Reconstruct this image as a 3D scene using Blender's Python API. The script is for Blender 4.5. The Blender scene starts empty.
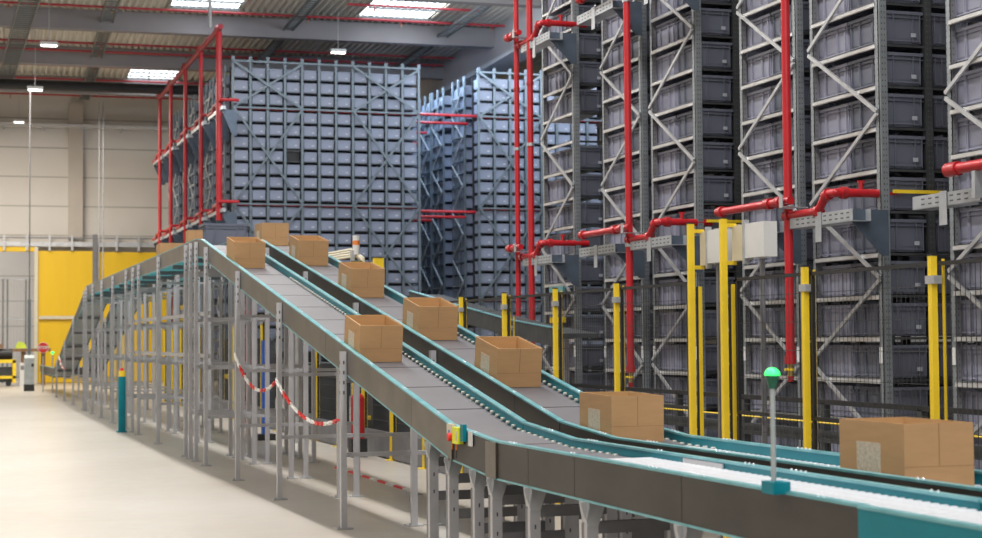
import bpy, math, random
from math import sin, cos, radians, pi
from mathutils import Vector, Matrix
random.seed(7)
S = bpy.context.scene
COL = S.collection
H = 1.6

# ------------------------------------------------------------ materials
def mat(name, col, rough=.5, metal=0., var=.12, scale=6., bump=0., bscale=40., stretch=None, emit=None, estr=0., spec=.5, dirt=None):
    m = bpy.data.materials.new(name); m.use_nodes = True
    nt = m.node_tree; N = nt.nodes; L = nt.links
    b = N['Principled BSDF']
    tc = N.new('ShaderNodeTexCoord'); mp = N.new('ShaderNodeMapping')
    L.new(tc.outputs['Object'], mp.inputs['Vector'])
    if stretch: mp.inputs['Scale'].default_value = stretch
    n = N.new('ShaderNodeTexNoise'); n.inputs['Scale'].default_value = scale; n.inputs['Detail'].default_value = 4
    L.new(mp.outputs[0], n.inputs['Vector'])
    r = N.new('ShaderNodeValToRGB')
    r.color_ramp.elements[0].position = .3; r.color_ramp.elements[1].position = .7
    d = dirt if dirt else tuple(c*(1-var) for c in col)
    r.color_ramp.elements[0].color = (*d, 1)
    r.color_ramp.elements[1].color = (*[min(1, c*(1+var)) for c in col], 1)
    L.new(n.outputs['Fac'], r.inputs['Fac']); L.new(r.outputs['Color'], b.inputs['Base Color'])
    b.inputs['Roughness'].default_value = rough; b.inputs['Metallic'].default_value = metal
    b.inputs['Specular IOR Level'].default_value = spec
    if bump:
        n2 = N.new('ShaderNodeTexNoise'); n2.inputs['Scale'].default_value = bscale
        L.new(mp.outputs[0], n2.inputs['Vector'])
        bp = N.new('ShaderNodeBump'); bp.inputs['Strength'].default_value = bump; bp.inputs['Distance'].default_value = .01
        L.new(n2.outputs['Fac'], bp.inputs['Height']); L.new(bp.outputs[0], b.inputs['Normal'])
    if emit:
        b.inputs['Emission Color'].default_value = (*emit, 1); b.inputs['Emission Strength'].default_value = estr
    return m

M = {}
M['galv'] = mat('galvanised_steel', (.50, .51, .53), .42, .55, .13, 9, .05)
M['rackfar'] = mat('rack_steel', (.155, .19, .22), .45, .3, .15, 5)
M['upright'] = mat('upright_steel', (.28, .31, .335), .42, .5, .15, 7)
M['rail'] = mat('rail_zinc', (.70, .72, .74), .34, .5, .18, 5, stretch=(1, .3, 1), dirt=(.42, .40, .38))
M['leg'] = mat('leg_grey', (.50, .50, .53), .42, .3, .08, 5)
M['legdark'] = mat('leg_dark', (.20, .20, .215), .5, .3, .12, 5)
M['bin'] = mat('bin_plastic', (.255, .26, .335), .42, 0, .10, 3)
M['binshade'] = mat('bin_plastic_shaded', (.115, .125, .165), .42, 0, .10, 3)  # bin plastic darkened to stand for aisle shade; reused on the peak container
M['binfar'] = mat('bin_plastic_far', (.235, .262, .35), .42, 0, .12, .9)
M['coreshade'] = mat('bin_shadow', (.02, .02, .025), .8)  # near-black for the shade deep inside the racks
M['tag'] = mat('paper_tag', (.55, .55, .56), .6, 0, .05, 60)
M['tagdim'] = mat('paper_tag_dim', (.40, .42, .48), .6, 0, .05, 60)
M['red'] = mat('red_paint', (.47, .014, .022), .36, 0, .10, 4)
M['redfit'] = mat('red_fitting', (.42, .02, .025), .35, 0, .12, 12, .1)
M['redroof'] = mat('red_roof_pipe', (.42, .03, .045), .4, 0, .1, 4)
M['brass'] = mat('brass_valve', (.5, .36, .14), .35, .9, .1, 20)
M['yellow'] = mat('yellow_paint', (.88, .62, .03), .38, 0, .06, 6)
M['yellowdoor'] = mat('yellow_door_sheet', (.80, .51, .008), .45, 0, .05, .6, stretch=(3, 3, .3))
M['black'] = mat('black_paint', (.015, .015, .017), .5, 0, .2, 8)
M['wheel'] = mat('bearing_wheel', (.66, .64, .58), .25, .3)
M['slot'] = mat('slot_shadow', (.10, .10, .11), .7)
M['mesh'] = mat('mesh_wire', (.06, .062, .066), .5, .3, .1, 8)
M['teal'] = mat('teal_paint', (.0, .20, .26), .42, 0, .08, 4, spec=.3)
M['tealtop'] = mat('teal_edge', (.20, .47, .52), .3, .2, .12, 8, dirt=(.12, .37, .42))
M['cyanunder'] = mat('cyan_pan', (.03, .72, .92), .4, 0, .08, 3)
M['side'] = mat('brown_side_plate', (.056, .050, .045), .42, .25, .15, 2.2, stretch=(1, 1, 2), dirt=(.040, .036, .033))
M['sideup'] = mat('warm_side_plate', (.155, .136, .113), .30, .55, .25, 2.5)
M['belt'] = mat('belt_fabric', (.155, .147, .163), .48, 0, .07, 2.5, .03, 150)
M['seam'] = mat('belt_gap', (.02, .018, .018), .7)
M['roller'] = mat('white_roller', (.82, .84, .90), .16, .25, .06, 20)
M['bluebelt'] = mat('blue_belt', (.15, .17, .36), .4, 0, .1, 6)
M['cream'] = mat('cream_plastic', (.66, .61, .47), .45, 0, .04, 6)
M['white'] = mat('white_panel', (.66, .66, .66), .5, 0, .04, 3)
M['card'] = mat('cardboard', (.47, .275, .13), .78, 0, .055, 5, .04, 220, stretch=(1, 1, 6))
M['cardin'] = mat('cardboard_inside', (.55, .33, .15), .8, 0, .05, 5, stretch=(1, 1, 6))
M['cardlabel'] = mat('box_label', (.56, .47, .37), .6, 0, .22, 60)
M['cardseam'] = mat('cardboard_slit', (.24, .13, .06), .9)
M['tray'] = mat('perforated_tray', (.44, .46, .49), .42, .5, .12, 8)
M['gusset'] = mat('gusset_plate', (.10, .13, .175), .45, .35, .15, 6)
M['beam'] = mat('concrete_beam', (.30, .285, .30), .8, 0, .12, .5, .05, 20)
M['girder'] = mat('concrete_girder', (.66, .65, .68), .8, 0, .10, .35, .05, 20)
M['duct'] = mat('dark_duct', (.03, .03, .033), .5, .2, .1, 3)
M['ladder'] = mat('cable_ladder', (.17, .19, .20), .5, .5, .1, 5)
M['grnled'] = mat('green_lamp', (.0, .8, .3), .3, emit=(.05, 1, .10), estr=2.4)
M['grndark'] = mat('green_lamp_base', (.0, .10, .05), .3)
M['tube'] = mat('lamp_tube', (.9, .9, .9), .3, emit=(1, .97, .9), estr=6)
M['sky'] = mat('skylight_panel', (.9, .95, 1), .3, emit=(.92, .97, 1), estr=3.2)
M['skirib'] = mat('skylight_rib', (.5, .55, .6), .5, emit=(.8, .9, 1), estr=.7)
M['redchain'] = mat('chain_red', (.75, .03, .03), .4)
M['whitechain'] = mat('chain_white', (.85, .84, .82), .4)
M['btnyellow'] = mat('estop_yellow', (.80, .82, .03), .4)
M['orange'] = mat('orange_gland', (.75, .22, .04), .4)
M['wood'] = mat('brown_wood', (.24, .13, .06), .7, 0, .2, 8)
M['blue'] = mat('blue_paint', (.02, .10, .45), .4)
M['hivis'] = mat('hi_vis_cloth', (.60, .75, .08), .7)
M['lbgrey'] = mat('cabinet_grey', (.40, .44, .45), .45, .1)
M['darkmachine'] = mat('dark_machine', (.055, .06, .065), .5, .3, .3, 4)
M['glass'] = mat('white_glass', (.8, .8, .8), .3)

def wallmat():
    m = bpy.data.materials.new('cream_wall_panels'); m.use_nodes = True
    nt = m.node_tree; N = nt.nodes; L = nt.links; b = N['Principled BSDF']
    tc = N.new('ShaderNodeTexCoord'); sep = N.new('ShaderNodeSeparateXYZ'); L.new(tc.outputs['Object'], sep.inputs[0])
    a = N.new('ShaderNodeMath'); a.operation = 'MODULO'; a.inputs[1].default_value = 1.15; L.new(sep.outputs['Z'], a.inputs[0])
    c = N.new('ShaderNodeMath'); c.operation = 'LESS_THAN'; c.inputs[1].default_value = .05; L.new(a.outputs[0], c.inputs[0])
    n = N.new('ShaderNodeTexNoise'); n.inputs['Scale'].default_value = .35; L.new(tc.outputs['Object'], n.inputs['Vector'])
    r = N.new('ShaderNodeValToRGB'); r.color_ramp.elements[0].color = (.56, .52, .47, 1); r.color_ramp.elements[1].color = (.74, .71, .68, 1)
    L.new(n.outputs['Fac'], r.inputs['Fac'])
    mx = N.new('ShaderNodeMixRGB'); mx.inputs['Color2'].default_value = (.38, .36, .33, 1)
    L.new(c.outputs[0], mx.inputs['Fac']); L.new(r.outputs[0], mx.inputs['Color1']); L.new(mx.outputs[0], b.inputs['Base Color'])
    b.inputs['Roughness'].default_value = .7
    return m
M['wall'] = wallmat()
def floormat():
    m = bpy.data.materials.new('polished_concrete'); m.use_nodes = True
    nt = m.node_tree; N = nt.nodes; L = nt.links; b = N['Principled BSDF']
    tc = N.new('ShaderNodeTexCoord')
    n = N.new('ShaderNodeTexNoise'); n.inputs['Scale'].default_value = .35; n.inputs['Detail'].default_value = 6; L.new(tc.outputs['Object'], n.inputs['Vector'])
    n3 = N.new('ShaderNodeTexNoise'); n3.inputs['Scale'].default_value = 5; n3.inputs['Detail'].default_value = 3; L.new(tc.outputs['Object'], n3.inputs['Vector'])
    r = N.new('ShaderNodeValToRGB'); r.color_ramp.elements[0].position = .35; r.color_ramp.elements[1].position = .65
    r.color_ramp.elements[0].color = (.45, .405, .35, 1); r.color_ramp.elements[1].color = (.53, .49, .44, 1)
    L.new(n.outputs['Fac'], r.inputs['Fac'])
    mx = N.new('ShaderNodeMixRGB'); mx.blend_type = 'MULTIPLY'; mx.inputs['Fac'].default_value = .10
    L.new(r.outputs[0], mx.inputs['Color1']); L.new(n3.outputs['Color'], mx.inputs['Color2']); L.new(mx.outputs[0], b.inputs['Base Color'])
    rr = N.new('ShaderNodeMapRange'); rr.inputs['To Min'].default_value = .27; rr.inputs['To Max'].default_value = .40
    L.new(n3.outputs['Fac'], rr.inputs['Value']); L.new(rr.outputs[0], b.inputs['Roughness'])
    b.inputs['Specular IOR Level'].default_value = .45
    return m
M['floor'] = floormat()
M['roof'] = mat('roof_sheet', (.72, .70, .63), .6, .0, .08, .5)

# ------------------------------------------------------------ mesh builder
class MB:
    def __init__(s): s.v = []; s.f = []; s.m = []; s.sm = []; s.mats = []
    def mi(s, m):
        m = M[m]
        if m not in s.mats: s.mats.append(m)
        return s.mats.index(m)
    def add(s, vs, fs, m, smooth=False):
        b = len(s.v); s.v += [tuple(v) for v in vs]; k = s.mi(m)
        for f in fs: s.f.append([b+i for i in f]); s.m.append(k); s.sm.append(smooth)
        return s
    def hexa(s, p, m):
        return s.add(p, [(0,3,2,1),(4,5,6,7),(0,1,5,4),(1,2,6,5),(2,3,7,6),(3,0,4,7)], m)
    def box(s, x0, x1, y0, y1, z0, z1, m):
        return s.hexa([(x0,y0,z0),(x1,y0,z0),(x1,y1,z0),(x0,y1,z0),(x0,y0,z1),(x1,y0,z1),(x1,y1,z1),(x0,y1,z1)], m)
    def bar(s, a, b, w, h, m, up=(0,0,1)):
        a = Vector(a); b = Vector(b); d = (b-a).normalized(); up = Vector(up)
        if abs(d.dot(up)) > .99: up = Vector((1,0,0))
        r = d.cross(up).normalized(); u = r.cross(d).normalized()
        r *= w/2; u *= h/2
        return s.hexa([a-r-u, a+r-u, b+r-u, b-r-u, a-r+u, a+r+u, b+r+u, b-r+u], m)
    def cyl(s, a, b, r, m, n=12, r2=None, caps=True):
        a = Vector(a); b = Vector(b); d = (b-a).normalized(); up = Vector((0,0,1))
        if abs(d.dot(up)) > .99: up = Vector((1,0,0))
        x = d.cross(up).normalized(); y = x.cross(d).normalized(); r2 = r if r2 is None else r2
        vs = [a+(x*cos(2*pi*i/n)+y*sin(2*pi*i/n))*r for i in range(n)]+[b+(x*cos(2*pi*i/n)+y*sin(2*pi*i/n))*r2 for i in range(n)]
        s.add(vs, [(i,(i+1)%n,n+(i+1)%n,n+i) for i in range(n)], m, True)
        if caps: s.add(vs, [tuple(range(n))[::-1], tuple(range(n,2*n))], m)
        return s
    def tube(s, pts, r, m, n=10):
        for a, b in zip(pts, pts[1:]): s.cyl(a, b, r, m, n)
        for p in pts[1:-1]: s.ball(p, r, m, n, 6)
        return s
    def ball(s, c, r, m, n=12, k=8, z0=-1., z1=1.):
        vs = []; c = Vector(c)
        for j in range(k+1):
            t = z0+(z1-z0)*j/k; t = max(-1, min(1, t)); ph = math.asin(t); 
            for i in range(n): vs.append(c+Vector((cos(2*pi*i/n)*cos(ph), sin(2*pi*i/n)*cos(ph), sin(ph)))*r)
        fs = [(j*n+i, j*n+(i+1)%n, (j+1)*n+(i+1)%n, (j+1)*n+i) for j in range(k) for i in range(n)]
        fs += [tuple(range(n))[::-1], tuple(range(k*n, (k+1)*n))]
        return s.add(vs, fs, m, True)
    def prism(s, poly, d, m):     # poly: 3D points, d: extrusion vector
        n = len(poly); d = Vector(d); vs = [Vector(p) for p in poly]; vs += [p+d for p in vs]
        return s.add(vs, [tuple(range(n))[::-1], tuple(range(n,2*n))]+[(i,(i+1)%n,n+(i+1)%n,n+i) for i in range(n)], m)
    def mesh(s, name):
        me = bpy.data.meshes.new(name); me.from_pydata(s.v, [], s.f)
        for m in s.mats: me.materials.append(m)
        me.polygons.foreach_set('material_index', s.m); me.polygons.foreach_set('use_smooth', s.sm)
        me.validate(); me.update()
        # consistent outward normals
        import bmesh
        bm = bmesh.new(); bm.from_mesh(me); bmesh.ops.recalc_face_normals(bm, faces=bm.faces); bm.to_mesh(me); bm.free()
        return me
    def build(s, name, parent=None, loc=(0,0,0), rz=0., rx=0.):
        o = bpy.data.objects.new(name, s.mesh(name)); COL.objects.link(o)
        o.location = loc; o.rotation_euler = (rx, 0, rz)
        if parent is not None: o.parent = parent
        return o
def link(name, me, parent=None, loc=(0,0,0), rot=(0,0,0)):
    o = bpy.data.objects.new(name, me); COL.objects.link(o); o.location = loc; o.rotation_euler = rot
    if parent is not None: o.parent = parent
    return o
def tag(o, label, cat, group=None, kind=None):
    if label: o['label'] = label
    if cat: o['category'] = cat
    if group: o['group'] = group
    if kind: o['kind'] = kind
    return o
def thing(name, label, cat, loc=(0,0,0), rz=0., group=None):
    o = bpy.data.objects.new(name, None); COL.objects.link(o); o.location = loc; o.rotation_euler = (0,0,rz); o.empty_display_size = .2
    return tag(o, label, cat, group)
def struct(o): o['kind'] = 'structure'; return o
def ordn(i): return ['first','second','third','fourth','fifth','sixth','seventh','eighth','ninth','tenth','eleventh','twelfth','thirteenth','fourteenth','fifteenth','sixteenth','seventeenth','eighteenth','nineteenth','twentieth'][i]

# building shell is turned 2.45 degrees against the conveyors
DL = radians(2.45)
def bw(u, v, z=0.): return (u*cos(DL)+v*sin(DL), -u*sin(DL)+v*cos(DL), z)
RZ = -DL

# ------------------------------------------------------------ setting
struct(MB().box(-30, 45, -20, 90, -.2, 0, 'floor').build('floor'))
w = MB()
w.box(.85, 30, 66.5, 66.9, 0, 5.3, 'wall').box(-30, 30, 66.5, 66.9, 5.3, 12.4, 'wall').box(-30, -3.5, 66.5, 66.9, 0, 5.3, 'wall')
struct(w.build('wall_back', rz=RZ))
struct(MB().box(-8, 8, 78, 78.3, 0, 9, 'wall').build('wall_far_hall', rz=RZ))
struct(MB().box(28, 28.4, -18, 66.5, 0, 12.4, 'wall').build('wall_right', rz=RZ))
struct(MB().box(-16.4, -16, -18, 66.5, 0, 12.4, 'wall').build('wall_left', rz=RZ))
struct(MB().box(2.0, 2.55, 66.15, 66.5, 5.5, 11.0, 'beam').build('trim_1', rz=RZ))      # pilaster on the back wall
bpy.data.objects['trim_1'].data.materials[0] = mat('pilaster_concrete', (.50, .45, .40), .8, 0, .06, 1)
# corrugated roof
def roof_rect(u0, u1, v0, v1, z, mb, m):
    p = .21; n = int((u1-u0)/p); prof = []
    for i in range(n):
        u = u0+i*p; prof += [(u, z), (u+.07, z), (u+.105, z+.12), (u+.175, z+.12)]
    prof.append((u0+n*p, z))
    vs = [(a, v0, b) for a, b in prof]+[(a, v1, b) for a, b in prof]; k = len(prof)
    mb.add(vs, [(i, i+1, k+i+1, k+i) for i in range(k-1)], m)
sky = [(9.9, 12.1, 43.6, 48.4), (4.35, 6.3, 44.5, 48.3), (3.95, 5.75, 59.0, 62.0), (3.0, 5.0, 28, 33)]
rf = MB(); RZT = 11.32
vcuts = sorted({-18., 66.5}|{a for q in sky for a in q[2:]})
for v0, v1 in zip(vcuts, vcuts[1:]):
    holes = sorted([(q[0], q[1]) for q in sky if q[2] <= v0 and q[3] >= v1]); u = -16.
    for h in holes: roof_rect(u, h[0], v0, v1, RZT, rf, 'roof'); u = h[1]
    roof_rect(u, 28, v0, v1, RZT, rf, 'roof')
rf.box(-16.4, 28.4, -18, 66.9, RZT+.32, RZT+.4, 'roof')
struct(rf.build('ceiling', rz=RZ))
for i, q in enumerate(sky):
    mb = MB().box(q[0], q[1], q[2], q[3], RZT+.1, RZT+.12, 'sky')
    struct(mb.build('window_%d' % (i+1), rz=RZ))
    fr = MB()
    n = int((q[1]-q[0])/.21)
    for k in range(n): fr.bar((q[0]+.1+k*.21, q[2], RZT+.06), (q[0]+.1+k*.21, q[3], RZT+.06), .03, .06, 'skirib')
    for k in range(4): fr.bar((q[0], q[2]+.3+k*(q[3]-q[2]-.6)/3, RZT-.02), (q[1], q[2]+.3+k*(q[3]-q[2]-.6)/3, RZT-.02), .05, .05, 'ladder')
    struct(fr.build('window_%d_ribs' % (i+1), rz=RZ))
for i, (v, z0, z1) in enumerate([(36.5, 10.75, 11.3), (42.8, 10.75, 11.3), (49.1, 10.72, 11.3), (55.4, 10.7, 11.3), (61.7, 10.7, 11.3)]):
    struct(MB().box(-16, 14.4, v-.15, v+.2, z0, z1, 'beam').build('trim_%d' % (i+2), rz=RZ))
g = MB().box(14.4, 15.0, -10, 66.5, 10.3, 11.31, 'girder').box(14.3, 15.1, -10, 66.5, 10.18, 10.32, 'girder')
struct(g.build('trim_10', rz=RZ))

# roof services
def roofpipe(v, u0, u1, z, lab, r=.035, drops=True):
    mb = MB().cyl((u0, v, z), (u1, v, z), r, 'redroof', 8)
    t = thing('sprinkler_pipe', lab, 'pipe', (0,0,0), RZ, 'red sprinkler pipes under the roof')
    mb.build('pipe_run', t)
    if drops:
        d = MB(); u = u0+.8
        while u < u1: d.cyl((u, v, z-.14), (u, v, z), .018, 'redroof', 6); d.ball((u, v, z-.15), .03, 'brass', 6, 4); u += 2.8
        d.build('sprinkler_heads', t)
names = ['red sprinkler pipe crossing the roof above the nearest concrete beam', 'thin red sprinkler pipe just behind the nearest concrete beam', 'red roof pipe between the two nearest concrete beams',
         'red roof pipe in front of the second concrete beam', 'red roof pipe close behind the second concrete beam', 'red roof pipe above the long black duct', 'red roof pipe behind the black duct near the cream wall']
for v, l in zip([47.2, 50.3, 53.1, 54.6, 57.6, 60.6, 64.6], names): roofpipe(v, -15, 14.2, 11.05, l)
roofpipe(43.4, -5, 14.2, 11.0, 'red roof pipe passing across the large skylight')
roofpipe(45.4, 9.0, 12.9, 11.1, 'short red roof pipe ending beside the large skylight')
roofpipe(62.3, 3.4, 9, 10.8, 'short red roof pipe under the smallest skylight', .03)
for i, (u, v0, v1, wd, lab) in enumerate([(2.55, 40, 65, .35, 'dark cable ladder running back under the left part of the roof'), (7.9, 38, 61, .28, 'dark cable ladder under the roof left of the big skylight'), (12.7, 38, 60, .3, 'dark cable ladder under the roof beside the light girder'), (.55, 40, 58, .5, 'wide grey cable ladder at the upper left corner')]):
    mb = MB(); z = 10.98 if i < 3 else 10.55
    for sx in (-1, 1): mb.bar((u+sx*wd/2, v0, z), (u+sx*wd/2-(.9 if i == 3 else 0), v1, z), .03, .09, 'ladder')
    k = v0
    while k < v1: o = (k-v0)/(v1-v0)*(.9 if i == 3 else 0); mb.bar((u-wd/2-o, k, z-.02), (u+wd/2-o, k, z-.02), .05, .03, 'ladder'); k += .3
    tag(mb.build('cable_ladder', rz=RZ), lab, 'cable ladder', 'cable ladders under the roof')
mb = MB().cyl((-15, 57.2, 10.28), (13.9, 57.2, 10.28), .17, 'duct', 14)
for k in range(12): mb.cyl((-14+k*2.3, 57.2, 10.28), (-14+k*2.3, 57.2, 11.2), .012, 'ladder', 5)
tag(mb.build('ventilation_duct', rz=RZ), 'long black round duct hanging across the hall below the roof', 'duct')
mb = MB().box(-15, 6.6, 66.0, 66.4, 10.0, 10.12, 'white')
for k in range(14): mb.box(-14+k*1.5, -13.94+k*1.5, 66.0, 66.5, 9.9, 10.0, 'galv')
tag(mb.build('cable_tray', rz=RZ), 'long pale cable tray running along the cream back wall', 'cable tray')
# light fittings
def fitting(u, v, z, lab, l=.9, yaw=0):
    t = thing('ceiling_lamp', lab, 'lamp', bw(u, v, z), RZ+yaw, 'linear hall lamps')
    MB().box(-l/2, l/2, -.09, .09, 0, .09, 'white').build('housing', t)
    MB().box(-l/2+.03, l/2-.03, -.07, .07, -.03, .0, 'tube').build('tube', t)
    MB().cyl((0, 0, .09), (0, 0, 11.2-z), .01, 'galv', 5).build('cord', t)
fitting(.88, 47, 9.86, 'slim lamp hanging under the roof at upper left', .48)
fitting(.55, 50, 9.05, 'slim lamp hanging just above the tall grey cabinet cable pole', .45)
fitting(9.05, 47, 10.0, 'white box lamp hanging in front of the near beam above the rack', .45)
fitting(.12, 64.5, 9.95, 'small bright lamp close to the cream back wall', .4)

# ------------------------------------------------------------ back door area
t = thing('sliding_door', 'tall yellow sliding fire door in front of the cream wall', 'door', (0,0,0), RZ)
MB().box(.86, 3.0, 66.1, 66.25, .02, 5.15, 'yellowdoor').box(3.02, 7.6, 66.14, 66.28, .02, 5.12, 'yellowdoor').build('door_panel', t)
mb = MB().box(-3.5, 9, 66.05, 66.2, 5.32, 5.5, 'galv').box(-3.5, 9, 66.0, 66.05, 5.62, 5.68, 'legdark')
for k in range(14): mb.box(-3+k*.85, -2.92+k*.85, 65.95, 66.3, 5.15, 5.75, 'galv')
mb.build('door_rail', t)
MB().box(2.92, 3.1, 65.9, 66.08, 0, 5.8, 'legdark').build('post', t)
MB().box(.72, .86, 66.0, 66.45, 0, 5.3, 'cream').build('jamb', t)
MB().box(-3.4, .72, 66.1, 66.4, 5.12, 5.3, 'yellowdoor').build('lintel', t)
MB().bar((.9, 66.0, 2.55), (3.0, 66.0, 2.55), .05, .12, 'cream').build('buffer_rail', t)
mb = MB()
for u in (-2.2, -.45, -.28, .42, .55): mb.box(u-.035, u+.035, 67.6, 67.68, 0, 4.1, 'legdark')
for z in (1.2, 2.5, 4.05): mb.box(-3.5, .85, 67.6, 67.66, z, z+.06, 'galv')
u = -3.4
while u < .85: mb.box(u, u+.012, 67.63, 67.64, 0, 4.1, 'galv'); u += .12
tag(mb.build('mesh_gate', rz=RZ), 'grey wire mesh gate behind the opening left of the yellow door', 'gate')

# stop sign (flat sign on pole)
t = thing('stop_sign', 'round red STOP sign with a white bar by the yellow door', 'sign', (3.19, 54.2, 0))
MB().cyl((0, 0, 0), (0, 0, 1.15), .02, 'galv', 8).build('pole', t)
MB().cyl((0, -.03, 1.42), (0, 0, 1.42), .175, 'whitechain', 24).cyl((0, -.035, 1.42), (0, -.03, 1.42), .163, 'redchain', 24).build('sign_disc', t)
cu = bpy.data.curves.new('stop_lettering', 'FONT'); cu.body = 'STOP'; cu.size = .125; cu.align_x = 'CENTER'; cu.align_y = 'CENTER'; cu.extrude = .004; cu.offset = .004
cu.materials.append(M['whitechain'])
tx = bpy.data.objects.new('lettering', cu); COL.objects.link(tx); tx.location = (0, -.043, 1.42); tx.rotation_euler = (pi/2, 0, 0); tme = bpy.data.meshes.new_from_object(tx); bpy.data.objects.remove(tx)
link('lettering', tme, t, (0, -.043, 1.42), (pi/2, 0, 0))
# far signal lamp
t = thing('signal_lamp', 'small green signal lamp on a thin pole by the STOP sign', 'lamp', (3.44, 53.5, 0))
MB().cyl((0, 0, 0), (0, 0, 1.2), .02, 'galv', 8).build('pole', t)
MB().ball((0, 0, 1.26), .045, 'grnled', 12, 8).build('lamp', t)
# cabinet with cable mast
t = thing('control_cabinet', 'narrow grey control cabinet with a tall cable mast on the floor', 'cabinet', (2.85, 55.9, 0))
MB().box(-.15, .15, -.2, .2, .22, 1.08, 'lbgrey').build('body', t)
MB().box(-.16, .16, -.21, .21, 0, .22, 'black').build('plinth', t)
MB().box(.06, .14, -.22, -.2, .8, .9, 'black').build('lock', t)
MB().prism([(-.15,-.2,1.08),(-.15,.2,1.08),(-.15,.1,1.18),(-.15,-.1,1.18)], (.3,0,0), 'lbgrey').build('cowl', t)
MB().cyl((0, 0, 1.15), (0, 0, 10.1), .02, 'legdark', 8).box(-.05, .05, -.04, .04, 1.15, 3.0, 'ladder').build('mast', t)
# things by the door
t = thing('yellow_cart', 'low yellow frame cart loaded with dark rolls at left edge', 'cart', (1.85, 62.6, 0))
mb = MB()
for x in (-.8, .8):
    for y in (-.4, .4): mb.box(x-.06, x+.06, y-.06, y+.06, .12, .95, 'yellow')
mb.box(-.86, .86, -.46, -.34, .85, .97, 'yellow').box(-.86, .86, .34, .46, .85, .97, 'yellow').box(-.86, .86, -.46, -.34, .28, .38, 'yellow').box(.74, .86, -.4, .4, .85, .97, 'yellow')
mb.build('frame', t)
for x in (-.6, .6): MB().cyl((x, -.42, .1), (x, -.34, .1), .1, 'black', 12).build('wheel', t)
MB().box(-.72, .72, -.33, .33, .15, .7, 'darkmachine').build('load_bed', t)
tag(MB().cyl((-.75, 0, .0), (.75, 0, .0), .2, 'black', 14).box(-.75, .75, -.15, .15, -.03, .02, 'black').build('film_roll', loc=(1.85, 62.6, 1.17)), 'dark roll lying on top of the yellow cart', 'roll')
tag(MB().box(-.5, .5, -.2, .2, 0, .16, 'wood').build('wooden_crate', loc=(1.75, 62.6, 1.38)), 'brown crate lying on the dark roll on the cart', 'crate')
t = thing('wooden_table', 'brown wooden table between the yellow cart and grey cabinet', 'table', (3.15, 63.6, 0))
MB().box(-.85, .85, -.4, .4, 1.25, 1.36, 'wood').build('tabletop', t)
for x in (-.12, .6):
    MB().box(x-.06, x+.06, -.3, .3, 0, 1.25, 'wood').build('leg', t)
t = tag(MB().prism([(-.2,-.1,0),(.2,-.1,0),(.16,-.1,.14),(.05,-.1,.24),(-.1,-.1,.25),(-.18,-.1,.12)], (0,.2,0), 'hivis').build('work_jacket', loc=(2.95, 63.6, 1.37)), 'yellow green safety jacket heaped on the wooden table', 'jacket')
tag(MB().box(-.15, .15, -.25, .25, 0, .85, 'white').box(-.12, .12, -.26, -.25, .6, .75, 'legdark').build('storage_box', loc=(2.98, 62.2, 0)), 'white box with dark strip standing right of the yellow cart', 'box')

# thin conduits hanging at left
for i, (u, v, z0, lab) in enumerate([(3.02, 63.0, 0.0, 'left one of two thin grey conduits hanging from the roof'), (3.17, 63.0, 0.0, 'right one of two thin grey conduits hanging from the roof')]):
    tag(MB().cyl((u, v, z0), (u, v, 10.6), .025, 'galv', 6).build('conduit', rz=RZ), lab, 'conduit', 'thin hanging conduits')
tag(MB().cyl((7.0, 44.6, 10.15), (7.0, 44.6, 11.4), .05, 'galv', 8).build('hanger_rod'), 'pale grey hanger rod dropping to the red header pipe top', 'rod')

# ------------------------------------------------------------ conveyors
def interp(pts, y):
    for (a, b), (c, d) in zip(pts, pts[1:]):
        if a <= y <= c: return b+(d-b)*(y-a)/(c-a)
    return pts[-1][1] if y > pts[-1][0] else pts[0][1]
WP = [(2.2, .96), (9.72, .96), (10.65, 1.02), (21.7, 2.935), (22.2, 2.97), (39.3, 2.90), (50.4, .82), (58, .82)]
def W(y): return interp(WP, y)
TH = .03; DP = .225; BELTD = .078
def wallseg(mb, x0, x1, y0, y1, m, dz0=-DP, dz1=-.004, gap=.003):
    ys = [y0+gap]+[p[0] for p in WP if y0 < p[0] < y1]+[y1-gap]
    for a, b in zip(ys, ys[1:]):
        mb.hexa([(x0,a,W(a)+dz0),(x1,a,W(a)+dz0),(x1,b,W(b)+dz0),(x0,b,W(b)+dz0),(x0,a,W(a)+dz1),(x1,a,W(a)+dz1),(x1,b,W(b)+dz1),(x0,b,W(b)+dz1)], m)
    return mb
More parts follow.
